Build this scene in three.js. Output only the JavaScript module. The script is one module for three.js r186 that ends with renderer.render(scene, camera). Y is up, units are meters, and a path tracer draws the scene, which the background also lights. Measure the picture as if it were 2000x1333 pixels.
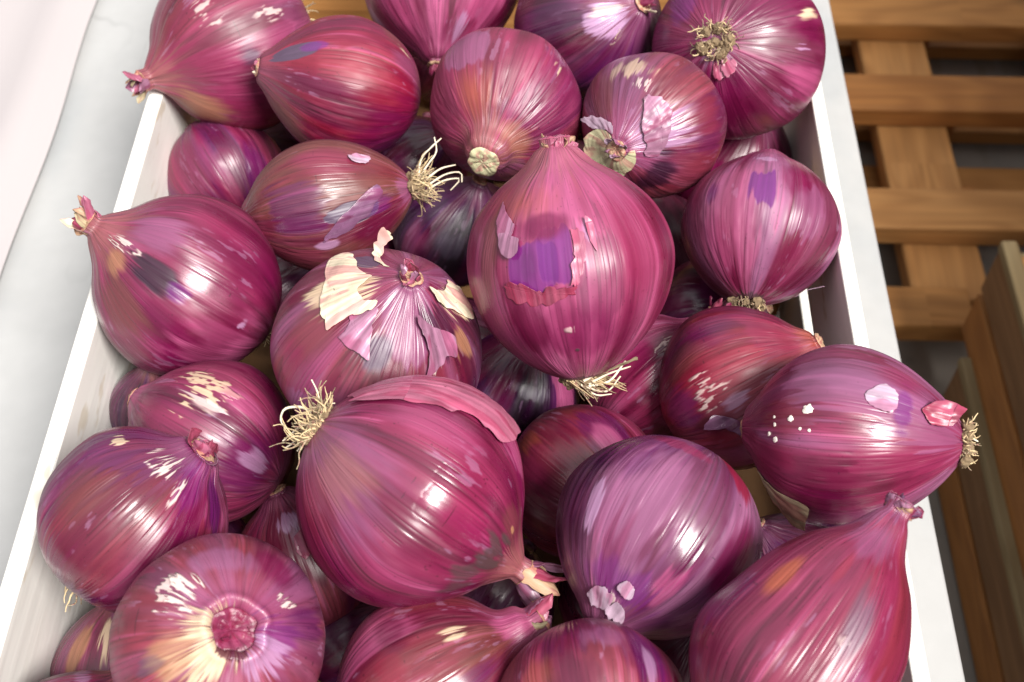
import * as THREE from 'three';
import { mergeGeometries } from 'three/addons/utils/BufferGeometryUtils.js';
import { RoundedBoxGeometry } from 'three/addons/geometries/RoundedBoxGeometry.js';

// ---------------------------------------------------------------- camera, sky, sun, exposure
const RIM = 0.6, TABLE = 0.47, EYE = RIM + 0.444;      // metres: crate rim, table top, camera height
const FOCAL = 2400, PITCH = Math.atan(3210 / FOCAL), YAW = Math.atan(110 / FOCAL * Math.cos(PITCH));
const scene = new THREE.Scene();
const camera = new THREE.PerspectiveCamera(2 * Math.atan(666.5 / FOCAL) * 180 / Math.PI, 1024 / 682, 0.02, 60);
camera.position.set(0, EYE, 0);
camera.rotation.order = 'YXZ';
camera.rotation.set(-PITCH, YAW, 0);
camera.focus = 0.51;
camera.userData.fStop = 13;
camera.updateMatrixWorld(true);

const renderer = new THREE.WebGLRenderer({ antialias: true });
renderer.toneMapping = THREE.LinearToneMapping;
renderer.toneMappingExposure = 1.54;
renderer.shadowMap.enabled = true;

{ // a bright, thinly overcast sky
  const w = 128, h = 64, d = new Float32Array(w * h * 4);
  for (let y = 0; y < h; y++) for (let x = 0; x < w; x++) {
    const e = (y + 0.5) / h - 0.5, k = Math.max(0, e) * 2, i = (y * w + x) * 4;
    const b = e < 0 ? 0.25 : 1.2 * (1 + 2.4 * Math.sin(k * Math.PI / 2)) / 3.4;
    d[i] = b * 0.985; d[i + 1] = b * 0.995; d[i + 2] = b * 1.02; d[i + 3] = 1;
  }
  const t = new THREE.DataTexture(d, w, h, THREE.RGBAFormat, THREE.FloatType);
  t.mapping = THREE.EquirectangularReflectionMapping; t.magFilter = THREE.LinearFilter; t.needsUpdate = true;
  scene.background = t; scene.environment = t;
  scene.backgroundIntensity = scene.environmentIntensity = 0.54;
}
const sun = new THREE.DirectionalLight(new THREE.Color().setRGB(1, 0.965, 0.91), 4.5);
sun.position.set(0.4 * 3, RIM + 0.8 * 3, -0.3 + 0.45 * 3); sun.target.position.set(0, RIM, -0.3);
sun.castShadow = true; sun.shadow.radius = 42; sun.shadow.mapSize.set(2048, 2048);
Object.assign(sun.shadow.camera, { left: -1.6, right: 1.6, top: 1.6, bottom: -1.6, near: 0.1, far: 8 });
scene.add(sun, sun.target);

// ---------------------------------------------------------------- numbers, noise, names
let seed = 7;
const rnd = () => { seed = (seed + 0x6D2B79F5) | 0; let t = Math.imul(seed ^ (seed >>> 15), 1 | seed); t = (t + Math.imul(t ^ (t >>> 7), 61 | t)) ^ t; return ((t ^ (t >>> 14)) >>> 0) / 4294967296; };
const rr = (a, b) => a + (b - a) * rnd();
const mix = (a, b, t) => a + (b - a) * t;
const clamp = (x, a = 0, b = 1) => Math.min(b, Math.max(a, x));
const sst = (a, b, x) => { const t = clamp((x - a) / (b - a)); return t * t * (3 - 2 * t); };
const TAB = new Float32Array(4096); for (let i = 0; i < 4096; i++) TAB[i] = rnd();
function noise(x, y, z) {
  const xi = Math.floor(x), yi = Math.floor(y), zi = Math.floor(z); let a = x - xi, b = y - yi, c = z - zi;
  a = a * a * (3 - 2 * a); b = b * b * (3 - 2 * b); c = c * c * (3 - 2 * c);
  const X0 = Math.imul(xi, 73856093), X1 = (X0 + 73856093) | 0, Y0 = Math.imul(yi, 19349663), Y1 = (Y0 + 19349663) | 0, Z0 = Math.imul(zi, 83492791), Z1 = (Z0 + 83492791) | 0;
  const p0 = TAB[(X0 ^ Y0 ^ Z0) >>> 7 & 4095], p1 = TAB[(X1 ^ Y0 ^ Z0) >>> 7 & 4095], p2 = TAB[(X0 ^ Y1 ^ Z0) >>> 7 & 4095], p3 = TAB[(X1 ^ Y1 ^ Z0) >>> 7 & 4095];
  const p4 = TAB[(X0 ^ Y0 ^ Z1) >>> 7 & 4095], p5 = TAB[(X1 ^ Y0 ^ Z1) >>> 7 & 4095], p6 = TAB[(X0 ^ Y1 ^ Z1) >>> 7 & 4095], p7 = TAB[(X1 ^ Y1 ^ Z1) >>> 7 & 4095];
  const q0 = p0 + (p1 - p0) * a, q1 = p2 + (p3 - p2) * a, q2 = p4 + (p5 - p4) * a, q3 = p6 + (p7 - p6) * a, r0 = q0 + (q1 - q0) * b;
  return r0 + (q2 + (q3 - q2) * b - r0) * c;
}
const fbm = (x, y, z, o = 3) => { let s = 0, a = 0.5, n = 0; for (let i = 0; i < o; i++) { s += a * noise(x, y, z); n += a; a *= 0.5; x *= 2.03; y *= 2.03; z *= 2.03; } return s / n; };
const hsh2 = (x, y) => noise(x * 1.7, y * 1.7, 9.5) > 0.86 ? 1 : 0;
const names = new Map();
const numbered = (n) => { const k = names.get(n) ?? 0; names.set(n, k + 1); return k ? `${n}_${String(k).padStart(3, '0')}` : n; };
function tag(o, label, category, group, kind) {
  o.userData.label = label; if (category) o.userData.category = category; if (group) o.userData.group = group; if (kind) o.userData.kind = kind; return o;
}
function mesh(name, geo, mat, parent, label) {
  const m = new THREE.Mesh(geo, mat); m.name = parent ? name : numbered(name); m.castShadow = m.receiveShadow = true;
  (parent ?? scene).add(m); if (label) m.userData.label = label; return m;
}
function base(name, x, y, z) { const g = new THREE.Group(); g.name = numbered(name); g.position.set(x, y, z); scene.add(g); return g; }
const s8 = (x) => 255 * (x <= 0.0031308 ? 12.92 * x : 1.055 * Math.pow(Math.max(x, 0), 1 / 2.4) - 0.055);
function tex(w, h, fill, srgb) {
  const d = new Uint8Array(w * h * 4), o = [0, 0, 0];
  for (let y = 0; y < h; y++) for (let x = 0; x < w; x++) {
    fill((x + 0.5) / w, (y + 0.5) / h, o); const i = (y * w + x) * 4;
    for (let k = 0; k < 3; k++) d[i + k] = clamp(srgb ? s8(o[k]) : o[k] * 255, 0, 255); d[i + 3] = 255;
  }
  return dataTex(d, w, h, srgb);
}
function dataTex(d, w, h, srgb) {
  const t = new THREE.DataTexture(d, w, h); t.magFilter = THREE.LinearFilter; t.wrapS = t.wrapT = THREE.RepeatWrapping;
  if (srgb) t.colorSpace = THREE.SRGBColorSpace; t.needsUpdate = true; return t;
}
const C = (r, g, b) => new THREE.Color().setRGB(r, g, b);

// ---------------------------------------------------------------- materials of the setting
const boardTex = tex(512, 512, (u, v, o) => { // white paint on wood: faint grain along v, grey wear, a few brown specks
  const g = fbm(u * 60, v * 4, 1, 3), w = fbm(u * 5, v * 3, 5, 4), k = sst(0.6, 0.75, w) * 0.2, s = sst(0.66, 0.74, fbm(u * 30, v * 12, 9, 4)) * 0.5;
  const b = 0.965 + 0.035 * g - k * 0.6; o[0] = b - s * 0.35; o[1] = b - s * 0.45; o[2] = b * 0.99 - s * 0.6;
}, true);
const boardBump = tex(512, 512, (u, v, o) => { o[0] = fbm(u * 60, v * 4, 1, 3); o[1] = 0.55 + 0.3 * fbm(u * 9, v * 5, 2); o[2] = 0; });
const tableTex = tex(1024, 1024, (u, v, o) => { // worn white paint: grey veins and clouds, tan rubs, chips to dark wood
  const x = u * 1.2, y = v * 1.2;
  const w = fbm(x * 9, y * 5, 2, 5), vein = 1 - Math.abs(fbm(x * 14 + w * 3, y * 6, 7, 4) - 0.5) * 2;
  const blue = sst(0.5, 0.7, fbm(x * 16, y * 11, 21, 4)) * 0.1, vv = sst(0.955, 0.995, vein) * 0.16 * sst(0.45, 0.65, w);
  const tan = sst(0.62, 0.74, fbm(x * 26, y * 9, 31, 4)) * sst(0.5, 0.62, fbm(x * 5, y * 2.4, 35, 2)) * 0.4;
  const b = 0.96 - blue - vv - 0.06 * fbm(x * 120, y * 120, 3, 2);
  o[0] = b - tan * 0.3; o[1] = b + blue * 0.2 - tan * 0.42; o[2] = b + blue * 0.35 - tan * 0.6;
  const wx = (u - 0.5) * 1.2, wz = (v - 0.5) * 1.2, wr = Math.hypot((wx - 0.206) / 0.014, (wz + 0.226) / 0.017) + 1.1 * (fbm(wx * 160, wz * 160, 5, 3) - 0.5); // paint worn through to the wood, and a grey rub round it
  if (wr < 1.7) { const rub = sst(1.7, 1.1, wr) * 0.3, bare = sst(1, 0.86, wr), g = 0.35 + 0.9 * fbm(wx * 30, wz * 420, 2, 2); o[0] = mix(o[0] * (1 - rub), 0.34 * g, bare); o[1] = mix(o[1] * (1 - rub), 0.28 * g, bare); o[2] = mix(o[2] * (1 - rub * 1.1), 0.2 * g, bare); }
}, true);
const woodTex = tex(512, 512, (u, v, o) => { // pale pine, grain along v
  const r = fbm(u * 6 + 0.6 * fbm(u * 3, v * 2, 4), v * 1.2, 8, 3), g = fbm(u * 90, v * 3, 2, 3), ring = 0.5 + 0.5 * Math.sin(r * 46), kn = sst(0.1, 0.02, Math.hypot((u - 0.62) * 1.2, (v - 0.33) * 0.5));
  const b = (0.72 + 0.28 * g) * (0.82 + 0.18 * ring) * (1 - 0.6 * kn); o[0] = b; o[1] = b * (0.95 + 0.05 * ring); o[2] = b * (0.88 + 0.12 * ring);
}, true);
const woodBump = tex(256, 256, (u, v, o) => { o[0] = fbm(u * 60, v * 3, 2, 3); o[1] = 0.7 + 0.2 * fbm(u * 20, v * 4, 6); o[2] = 0; });
const std = (o) => new THREE.MeshStandardMaterial(o), phys = (o) => new THREE.MeshPhysicalMaterial(o);
const M = {
  paint: std({ color: C(0.8, 0.79, 0.755), map: boardTex, bumpMap: boardBump, bumpScale: 0.00025, roughnessMap: boardBump, roughness: 0.8 }),
  table: std({ color: C(0.41, 0.41, 0.41), map: tableTex, roughness: 0.5, bumpMap: boardBump, bumpScale: 0.0003 }),
  floor: std({ color: C(0.25, 0.22, 0.19), roughness: 0.85, map: tableTex }),
  cloth: phys({ color: C(0.385, 0.352, 0.358), roughness: 0.85, sheen: 0.3, sheenRoughness: 0.6 }),
  dirt: std({ color: C(0.05, 0.04, 0.028), roughness: 1, bumpMap: woodBump, bumpScale: 0.002 }),
};
const woods = [[0.5, 0.225, 0.06], [0.42, 0.17, 0.04], [0.5, 0.24, 0.075], [0.26, 0.13, 0.052], [0.3, 0.22, 0.11]].map((c) => std({ color: C(...c), map: woodTex, bumpMap: woodBump, bumpScale: 0.0008, roughnessMap: woodBump, roughness: 0.9 }));
// a plank with rounded edges, uv in metres (grain along its long side)
function plank(sx, sy, sz, r = 0.0015, scale = 0.35) {
  const g = new RoundedBoxGeometry(sx, sy, sz, 2, Math.min(r, sx * 0.45, sy * 0.45, sz * 0.45)), p = g.attributes.position, n = g.attributes.normal, uv = g.attributes.uv;
  const long = sx >= sy && sx >= sz ? 0 : sz >= sy ? 2 : 1, ou = rnd(), ov = rnd();
  for (let i = 0; i < p.count; i++) {
    const q = [p.getX(i), p.getY(i), p.getZ(i)], m = [Math.abs(n.getX(i)), Math.abs(n.getY(i)), Math.abs(n.getZ(i))];
    const face = m.indexOf(Math.max(...m)), rest = [0, 1, 2].filter((k) => k !== face && k !== long);
    if (face === long) uv.setXY(i, ou + q[(long + 1) % 3] / scale, ov + q[(long + 2) % 3] / scale);
    else uv.setXY(i, ou + q[rest[0]] / scale, ov + q[long] / scale);
  }
  return g;
}
function put(name, parent, mat, [x0, x1], [y0, y1], [z0, z1], r, turn = 0) { // a plank between world bounds, a child of parent
  const m = mesh(name, plank(x1 - x0, y1 - y0, z1 - z0, r), mat, parent);
  m.position.set((x0 + x1) / 2, (y0 + y1) / 2, (z0 + z1) / 2); if (parent) m.position.sub(parent.position); m.rotation.y = turn; return m;
}

// ---------------------------------------------------------------- the setting
{
  const g = new THREE.PlaneGeometry(9, 9); g.rotateX(-Math.PI / 2); for (let i = 0; i < g.attributes.uv.count; i++) g.attributes.uv.setXY(i, g.attributes.uv.getX(i) * 9, g.attributes.uv.getY(i) * 9);
  const f = mesh('floor', g, M.floor); f.userData.kind = 'structure'; tag(f, 'grey concrete floor far below beside the white table');
  // white painted table
  const t = tag(base('stall_table', -0.35, 0, -0.45), 'worn white painted wooden table under the crate of onions', 'table');
  const top = put('table_top', t, M.table, [-0.95, 0.2138], [TABLE - 0.03, TABLE], [-1.25, 0.35], 0.003);
  const uv = top.geometry.attributes.uv, p = top.geometry.attributes.position; for (let i = 0; i < uv.count; i++) uv.setXY(i, p.getX(i) / 1.2 + 0.5, p.getZ(i) / 1.2 + 0.5 + p.getY(i) / 1.2);
  for (const x of [-0.92, 0.12]) for (const z of [-1.2, 0.27]) put('leg', t, woods[3], [x, x + 0.06], [0.002, TABLE - 0.031], [z, z + 0.06]);
  put('apron', t, woods[3], [0.145, 0.168], [TABLE - 0.11, TABLE - 0.032], [-1.138, 0.268]);
  // chipped corner of the table near the viewer: bare dark wood where the paint is gone
}
// a sheet with thickness from a grid of points [row][column]
function sheet(rows, th, uvs, thin = 1) {
  const R = rows.length, K = rows[0].length, pos = [], uv = [], idx = [];
  const nrm = (i, j) => {
    const a = rows[Math.min(R - 1, i + 1)][j], b = rows[Math.max(0, i - 1)][j], c = rows[i][Math.min(K - 1, j + 1)], d = rows[i][Math.max(0, j - 1)];
    return a.clone().sub(b).cross(c.clone().sub(d)).normalize();
  };
  for (const s of [1, -1]) for (let i = 0; i < R; i++) for (let j = 0; j < K; j++) {
    const q = rows[i][j].clone().addScaledVector(nrm(i, j), s * th / 2); pos.push(q.x, q.y, q.z); const t = uvs ? uvs(i / (R - 1), j / (K - 1), i, j) : [j / (K - 1), i / (R - 1)]; uv.push(t[0], t[1]);
  }
  const at = (s, i, j) => s * R * K + i * K + j;
  for (let i = 0; i < R - 1; i++) for (let j = 0; j < K - 1; j++) {
    idx.push(at(0, i, j), at(0, i + 1, j), at(0, i + 1, j + 1), at(0, i, j), at(0, i + 1, j + 1), at(0, i, j + 1));
    idx.push(at(1, i, j), at(1, i + 1, j + 1), at(1, i + 1, j), at(1, i, j), at(1, i, j + 1), at(1, i + 1, j + 1));
  }
  const edge = []; for (let j = 0; j < K; j++) edge.push([0, j]); for (let i = 1; i < R; i++) edge.push([i, K - 1]); for (let j = K - 2; j >= 0; j--) edge.push([R - 1, j]); for (let i = R - 2; i > 0; i--) edge.push([i, 0]);
  edge.forEach((e, k) => { const f = edge[(k + 1) % edge.length]; idx.push(at(0, ...e), at(0, ...f), at(1, ...f), at(0, ...e), at(1, ...f), at(1, ...e)); });
  const g = new THREE.BufferGeometry(); g.setAttribute('position', new THREE.Float32BufferAttribute(pos, 3)); g.setAttribute('uv', new THREE.Float32BufferAttribute(uv, 2)); g.setIndex(idx); g.computeVertexNormals(); return g;
}
const V3 = (x, y, z) => new THREE.Vector3(x, y, z);
{ // pale cloth lying on the left of the table, in long soft folds
  const rows = [];
  for (let i = 0; i <= 90; i++) {
    const z = -1.2 + i * 0.0125, row = [];
    for (let j = 0; j <= 70; j++) {
      const s = j / 70, edge = -0.3217 + 0.002 * Math.sin(z * 9) + 0.0012 * Math.sin(z * 31 + 1), x = mix(-0.94, edge, s), q = x + 0.12 * z + 0.02 * Math.sin(z * 6);
      const f = Math.pow(0.5 + 0.5 * Math.sin(q * 46 + 2 * fbm(x * 6, z * 3, 3)), 2) * 0.014 * (0.4 + fbm(x * 7, z * 4, 12)) * sst(0, 0.06, 1 - s) + 0.004 * fbm(x * 30, z * 9, 4);
      row.push(V3(x, TABLE + 0.003 + f + 0.001, z));
    }
    rows.push(row);
  }
  tag(mesh('cloth', sheet(rows, 0.0012), M.cloth), 'pale pinkish white cloth in soft folds on the table, left of the crate', 'cloth');
}
{ // the white crate that holds the onions
  const X0 = -0.207, X1 = 0.152, Z0 = -0.68, Z1 = 0.02, c = tag(base('onion_crate', -0.0275, TABLE, -0.33), 'white painted shallow wooden crate heaped with red onions', 'crate');
  put('side_board', c, M.paint, [X0, X0 + 0.008], [TABLE + 0.004, RIM], [Z0 + 0.009, Z1 - 0.009], 0.001);
  put('side_board', c, M.paint, [X1 - 0.007, X1], [RIM - 0.062, RIM], [Z0 + 0.009, Z1 - 0.009], 0.001);
  put('side_board', c, M.paint, [X1 - 0.007, X1], [TABLE + 0.004, RIM - 0.078], [Z0 + 0.009, Z1 - 0.009], 0.001);
  put('end_board', c, woods[2], [X0, X1], [TABLE + 0.004, RIM - 0.012], [Z0, Z0 + 0.0085], 0.001);
  put('end_board', c, woods[2], [X0, X1], [TABLE + 0.004, RIM - 0.012], [Z1 - 0.0085, Z1], 0.001);
  for (let i = 0; i < 4; i++) put('bottom_board', c, woods[3], [X0 + 0.009 + i * 0.0855, X0 + 0.009 + i * 0.0855 + 0.082], [TABLE + 0.001, TABLE + 0.008], [Z0 + 0.01, Z1 - 0.01], 0.001);
  put('corner_post', c, woods[2], [X1 - 0.032, X1 - 0.0095], [TABLE + 0.009, RIM - 0.02], [-0.468, -0.444], 0.002);
}

// ---------------------------------------------------------------- onions
// photo pixels (of 2000 x 1333) to a point at a given depth in front of the camera
const camQ = camera.quaternion.clone();
const dirOf = (px, py) => V3((px - 1000) / FOCAL, (666.5 - py) / FOCAL, -1).applyQuaternion(camQ);
const at = (px, py, z) => dirOf(px, py).multiplyScalar(z).add(camera.position);

function profile(s) { // [radius, height] per ring, from neck (0) to root (1), for an equatorial radius of 1
  const { en, er, nl, nr, nt, rt } = s;
  const c = [[nr * 1.06, en + nl], [nr, en + nl * 0.6], [nr * 1.4, en * 1.03 + nl * 0.22], [0.36 - 0.1 * nt, en * 0.93], [0.66 - 0.17 * nt, en * 0.74], [0.905 - 0.07 * nt, en * 0.42], [1, 0],
    [0.905 - 0.07 * rt, -er * 0.42], [0.63 - 0.15 * rt, -er * 0.78], [0.3 - 0.09 * rt, -er * 0.955], [0.1, -er * 0.995], [0.006, -er * 0.985]];
  const curve = new THREE.CatmullRomCurve3(c.map(([r, z]) => V3(r, z, 0)), false, 'centripetal'), N = 240;
  const out = []; for (let i = 0; i <= N; i++) { const p = curve.getPointAt(i / N); out.push([Math.max(0.004, p.x), p.y]); }
  return { out, len: curve.getLength() };
}
const DEF = { en: 1, er: 0.95, nl: 0.12, nr: 0.13, nt: 0.3, rt: 0.1, bend: 0, lump: 0.065 };
function shape(s, R, salt) {
  s = { ...DEF, ...s }; const pr = profile(s), N = pr.out.length - 1;
  const surf = (u, v, o = V3(0, 0, 0)) => {
    const k = clamp(v) * N, i = Math.min(N - 1, Math.floor(k)), t = k - i, r0 = mix(pr.out[i][0], pr.out[i + 1][0], t), z = mix(pr.out[i][1], pr.out[i + 1][1], t), a = u * Math.PI * 2, cx = Math.cos(a), cz = Math.sin(a), b = sst(0, 0.2, v) * sst(1, 0.85, v);
    const l = 1 + s.lump * 2 * (noise(cx * 1.3 + salt, z * 1.3, cz * 1.3 + salt) - 0.5) * (0.4 + 0.6 * b) + 0.035 * b * (noise(cx * 2.4 + salt * 2, z * 1.9, cz * 2.4) - 0.5) + 0.012 * b * (noise(cx * 5 + salt, z * 0.6, cz * 5) - 0.5) + (1 - sst(0, 0.16, v)) * 0.3 * (noise(cx * 2.2 + salt, z * 2, cz * 2.2) - 0.5);
    const r = r0 * l, bd = s.bend * Math.pow(Math.max(0, z - 0.7), 2);
    return o.set((r * cx + bd) * R, z * R, r * cz * R);
  };
  return { s, surf, R, len: pr.len * R, rad: (v) => pr.out[Math.round(clamp(v) * N)][0] * R, root: -s.er * R, neck: (s.en + s.nl) * R };
}
function bulbGeo(sh, W = 150, H = 110) {
  const n = (W + 1) * (H + 1), P = new Float32Array(n * 3), U = new Float32Array(n * 2), idx = [], o = V3(0, 0, 0);
  for (let j = 0; j <= H; j++) for (let i = 0; i <= W; i++) { const k = j * (W + 1) + i; sh.surf(i / W, j / H, o); P[k * 3] = o.x; P[k * 3 + 1] = o.y; P[k * 3 + 2] = o.z; U[k * 2] = i / W; U[k * 2 + 1] = j / H; }
  for (let j = 0; j < H; j++) for (let i = 0; i < W; i++) { const a = j * (W + 1) + i, b = a + 1, c = a + W + 1, d = c + 1; idx.push(a, b, c, b, d, c); }
  const g = new THREE.BufferGeometry(); g.setAttribute('position', new THREE.BufferAttribute(P, 3)); g.setAttribute('uv', new THREE.BufferAttribute(U, 2)); g.setIndex(idx); g.computeVertexNormals();
  const N = g.attributes.normal; for (let j = 0; j <= H; j++) { const a = j * (W + 1), b = a + W, x = N.getX(a) + N.getX(b), y = N.getY(a) + N.getY(b), z = N.getZ(a) + N.getZ(b), l = Math.hypot(x, y, z) || 1; N.setXYZ(a, x / l, y / l, z / l); N.setXYZ(b, x / l, y / l, z / l); }
  return g;
}
// skin colours, linear
const K = {
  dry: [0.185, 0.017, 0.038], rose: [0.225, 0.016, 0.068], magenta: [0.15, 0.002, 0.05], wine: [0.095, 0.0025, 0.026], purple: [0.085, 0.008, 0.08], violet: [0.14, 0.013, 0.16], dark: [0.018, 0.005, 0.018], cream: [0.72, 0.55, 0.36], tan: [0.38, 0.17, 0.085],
  orange: [0.38, 0.085, 0.035], mauve: [0.25, 0.075, 0.17], silver: [0.45, 0.25, 0.43], grey: [0.08, 0.05, 0.095], red: [0.22, 0.006, 0.03], pink: [0.42, 0.08, 0.2], brown: [0.14, 0.033, 0.031], white: [0.76, 0.6, 0.56], soil: [0.03, 0.016, 0.015],
};
// how each kind of mark lies on the skin: [colour, roughness, height, streaky colour spread]
const KIND = { gloss: [0.26, 0.46], cream: [0.75, 0.75], tan: [0.6, 0.55], white: [0.8, 0.8], violet: [0.2, 0.44], purple: [0.22, 0.32], dark: [0.3, 0.38], silver: [0.3, 0.6], mauve: [0.35, 0.56], magenta: [0.3, 0.46], grey: [0.5, 0.45], soil: [0.9, 0.6], brown: [0.6, 0.5] };
function skinTex(sh, salt, look, marks, W, H) {
  const col = new Uint8Array(W * H * 4), bmp = new Uint8Array(W * H * 4), a = K[look[0]], b = K[look[1]], o = [0, 0, 0];
  const pale = look[2] ?? 0.35, tip = look[3] ?? 'tan';
  for (let y = 0; y < H; y++) {
    const v = (y + 0.5) / H, rad = sh.rad(v);
    for (let x = 0; x < W; x++) {
      const u = (x + 0.5) / W, an = u * Math.PI * 2, cx = Math.cos(an), cz = Math.sin(an);
      const wob = 0.5 * noise(cx * 1.5 + salt, v * 2, cz * 1.5);
      const big = fbm(cx * 1.4 + salt, v * 1.6 + wob, cz * 1.4, 2), str = fbm(cx * 4 + salt, v * 0.9 + wob, cz * 4 + 3, 2), fine = fbm(cx * 14 + salt, v * 1.6 + wob, cz * 14, 3), hair = noise(cx * 62, v * 5, cz * 62 + salt), rib = noise(cx * 25 + wob * 3, v * 1.8, cz * 25 + salt), blot = fbm(cx * 5, v * 7, cz * 5 + salt, 3);
      let t = sst(0.36, 0.64, 0.5 * big + 0.5 * str), br = (0.7 + 0.42 * (fine - 0.1) + 0.1 * (hair - 0.5)) * (0.6 + 0.8 * blot) * (0.72 + 0.56 * str);
      for (let k = 0; k < 3; k++) o[k] = mix(a[k], b[k], t) * br;
      const low = sst(0.46, 0.3, str + 0.25 * (fine - 0.5)) * 0.6; for (let k = 0; k < 3; k++) o[k] = mix(o[k], K.wine[k], low);
      const vein = sst(0.6, 0.72, fine) * pale * sst(0.44, 0.66, str + 0.15 * (hair - 0.5)) * sst(0.35, 0.55, blot + 0.2 * (big - 0.5));
      for (let k = 0; k < 3; k++) o[k] = mix(o[k], K.pink[k], vein);
      const thin = sst(0.09, 0.02, Math.abs(rib - 0.5)) * sst(0.38, 0.55, blot); for (let k = 0; k < 3; k++) o[k] *= 1 - 0.34 * thin;
      // the skin thins to pale streaks at both ends
      const en = sst(0.24, 0.05, v + 0.3 * (fine - 0.5) + 0.16 * (str - 0.5)) * 0.62, ro = sst(0.84, 0.98, v + 0.24 * (fine - 0.5)) * 0.55;
      const e = K[tip]; for (let k = 0; k < 3; k++) { o[k] = mix(o[k], mix(K.pink[k], e[k], 0.6) * (0.35 + 0.8 * fine), en); o[k] = mix(o[k], K.pink[k] * (0.45 + 0.7 * hair), ro * (0.3 + 0.7 * sst(0.4, 0.65, fine))); }
      let h = 0.5 + 0.34 * (str - 0.5) + 0.2 * (fine - 0.5) + 0.04 * (hair - 0.5) + 0.16 * (blot - 0.5), dull = sst(0.42, 0.6, 0.6 * big + 0.4 * blot), ru = 0.33 + 0.24 * dull + 0.2 * (blot - 0.45) + 0.26 * (fine - 0.5) + 0.12 * en; h -= 0.06 * thin - 0.1 * (noise(cx * 16, v * 22, cz * 16 + salt) - 0.5) * (0.4 + dull);
      // small pale scuffs that every onion carries
      const scn = noise(cx * 3, v * 4, cz * 3 + salt * 2);
      if (scn > 0.5) { const sc = sst(0.64, 0.72, fbm(cx * 17 + salt, v * 15, cz * 17, 3)) * 0.22 * sst(0.5, 0.7, scn); for (let k = 0; k < 3; k++) o[k] = mix(o[k], K.silver[k], sc); }
      if (hsh2(cx * 60 + salt, v * 60) > 0.985) for (let k = 0; k < 3; k++) o[k] *= 0.55;
      for (const m of marks) {
        let du = u - m.u; du -= Math.round(du); const dx = du * Math.PI * 2 * Math.max(rad, 0.004) / m.a, dy = (v - m.v) * sh.len / m.b;
        if (dx * dx + dy * dy > 5) continue;
        const f = m.flat ? fbm(cx * 9 + m.n, v * 9, cz * 9, 3) - 0.5 : 0.65 * (fbm(cx * 13 + m.n, v * 3, cz * 13, 3) - 0.5) + 0.35 * (fbm(cx * 7 + m.n, v * 9, cz * 7, 3) - 0.5);
        let d = 0.22 * (fine - 0.5) + (m.sq ? Math.sqrt(Math.sqrt(dx * dx * dx * dx + dy * dy * dy * dy)) : Math.sqrt(dx * dx + dy * dy)) + m.edge * f * 3, q = sst(1, 1 - m.soft, d) * m.k;
        if (m.flake) q *= sst(0.5, 0.62, fbm(cx * 26 + m.n, v * 24, cz * 26, 2) + 0.12 * (1 - d));
        if (q > 0 && m.torn) q *= sst(0.36, 0.56, fbm(cx * 30 + m.n, v * 7, cz * 30, 2) + 0.35 * (1 - d));
        if (q <= 0) continue;
        const c = K[m.c] ?? K.rose, kd = KIND[m.c] ?? [0.36, 0.5], w = 0.72 + 0.4 * fine + 0.16 * (hair - 0.5);
        if (m.c !== 'gloss') for (let k = 0; k < 3; k++) o[k] = mix(o[k], c[k] * w, q);
        h = mix(h, h + kd[1] - 0.5, q); ru = mix(ru, kd[0] + 0.1 * (blot - 0.5), q);
      }
      const i = (y * W + x) * 4; for (let k = 0; k < 3; k++) col[i + k] = clamp(s8(o[k]), 0, 255); col[i + 3] = 255;
      bmp[i] = clamp(h * 255, 0, 255); bmp[i + 1] = clamp(ru * 255, 20, 255); bmp[i + 3] = 255;
    }
  }
  return [dataTex(col, W, H, true), dataTex(bmp, W, H)];
}
const skinMat = ([c, b]) => phys({ map: c, bumpMap: b, bumpScale: 0.0019, roughnessMap: b, roughness: 1, ior: 1.66 });
const paperTex = tex(512, 512, (u, v, o) => { const s = fbm(u * 30, v * 1.6, 3, 4), b = fbm(u * 6, v * 5, 8, 4), st = sst(0.5, 0.62, fbm(u * 16, v * 4, 12, 3)), k = 0.4 + 0.7 * s + 0.5 * (b - 0.5); o[0] = k * mix(1, 0.85, st); o[1] = k * mix(1, 0.55, st); o[2] = k * mix(1, 0.66, st); }, true);
const paperBump = tex(256, 256, (u, v, o) => { o[0] = 0.7 * fbm(u * 26, v * 1.6, 3, 3) + 0.3 * fbm(u * 9, v * 9, 5, 3); o[1] = 0.6; o[2] = 0; });
const paper = (c, rough = 0.55) => phys({ color: C(...c), map: paperTex, bumpMap: paperBump, bumpScale: 0.0008, roughness: rough });
const P = { cream: paper([0.98, 0.84, 0.62], 0.6), pink: paper([0.52, 0.15, 0.25], 0.34), rose: paper([0.4, 0.075, 0.14], 0.34), mauve: paper([0.4, 0.18, 0.29], 0.36), silver: paper([0.55, 0.38, 0.5], 0.3), grey: paper([0.22, 0.15, 0.2], 0.45), tan: paper([0.6, 0.38, 0.24]), wine: paper([0.26, 0.03, 0.09], 0.4), root: std({ color: C(0.62, 0.47, 0.27), roughness: 0.8 }), rootDark: std({ color: C(0.2, 0.14, 0.08), roughness: 0.95 }), rootPale: std({ color: C(0.78, 0.68, 0.52), roughness: 0.7 }), stub: paper([0.72, 0.68, 0.42], 0.5), violetFilm: paper([0.24, 0.1, 0.2], 0.35), crumb: std({ color: C(0.82, 0.76, 0.68), roughness: 0.6 }), straw: paper([0.55, 0.46, 0.28], 0.6) };

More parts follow.
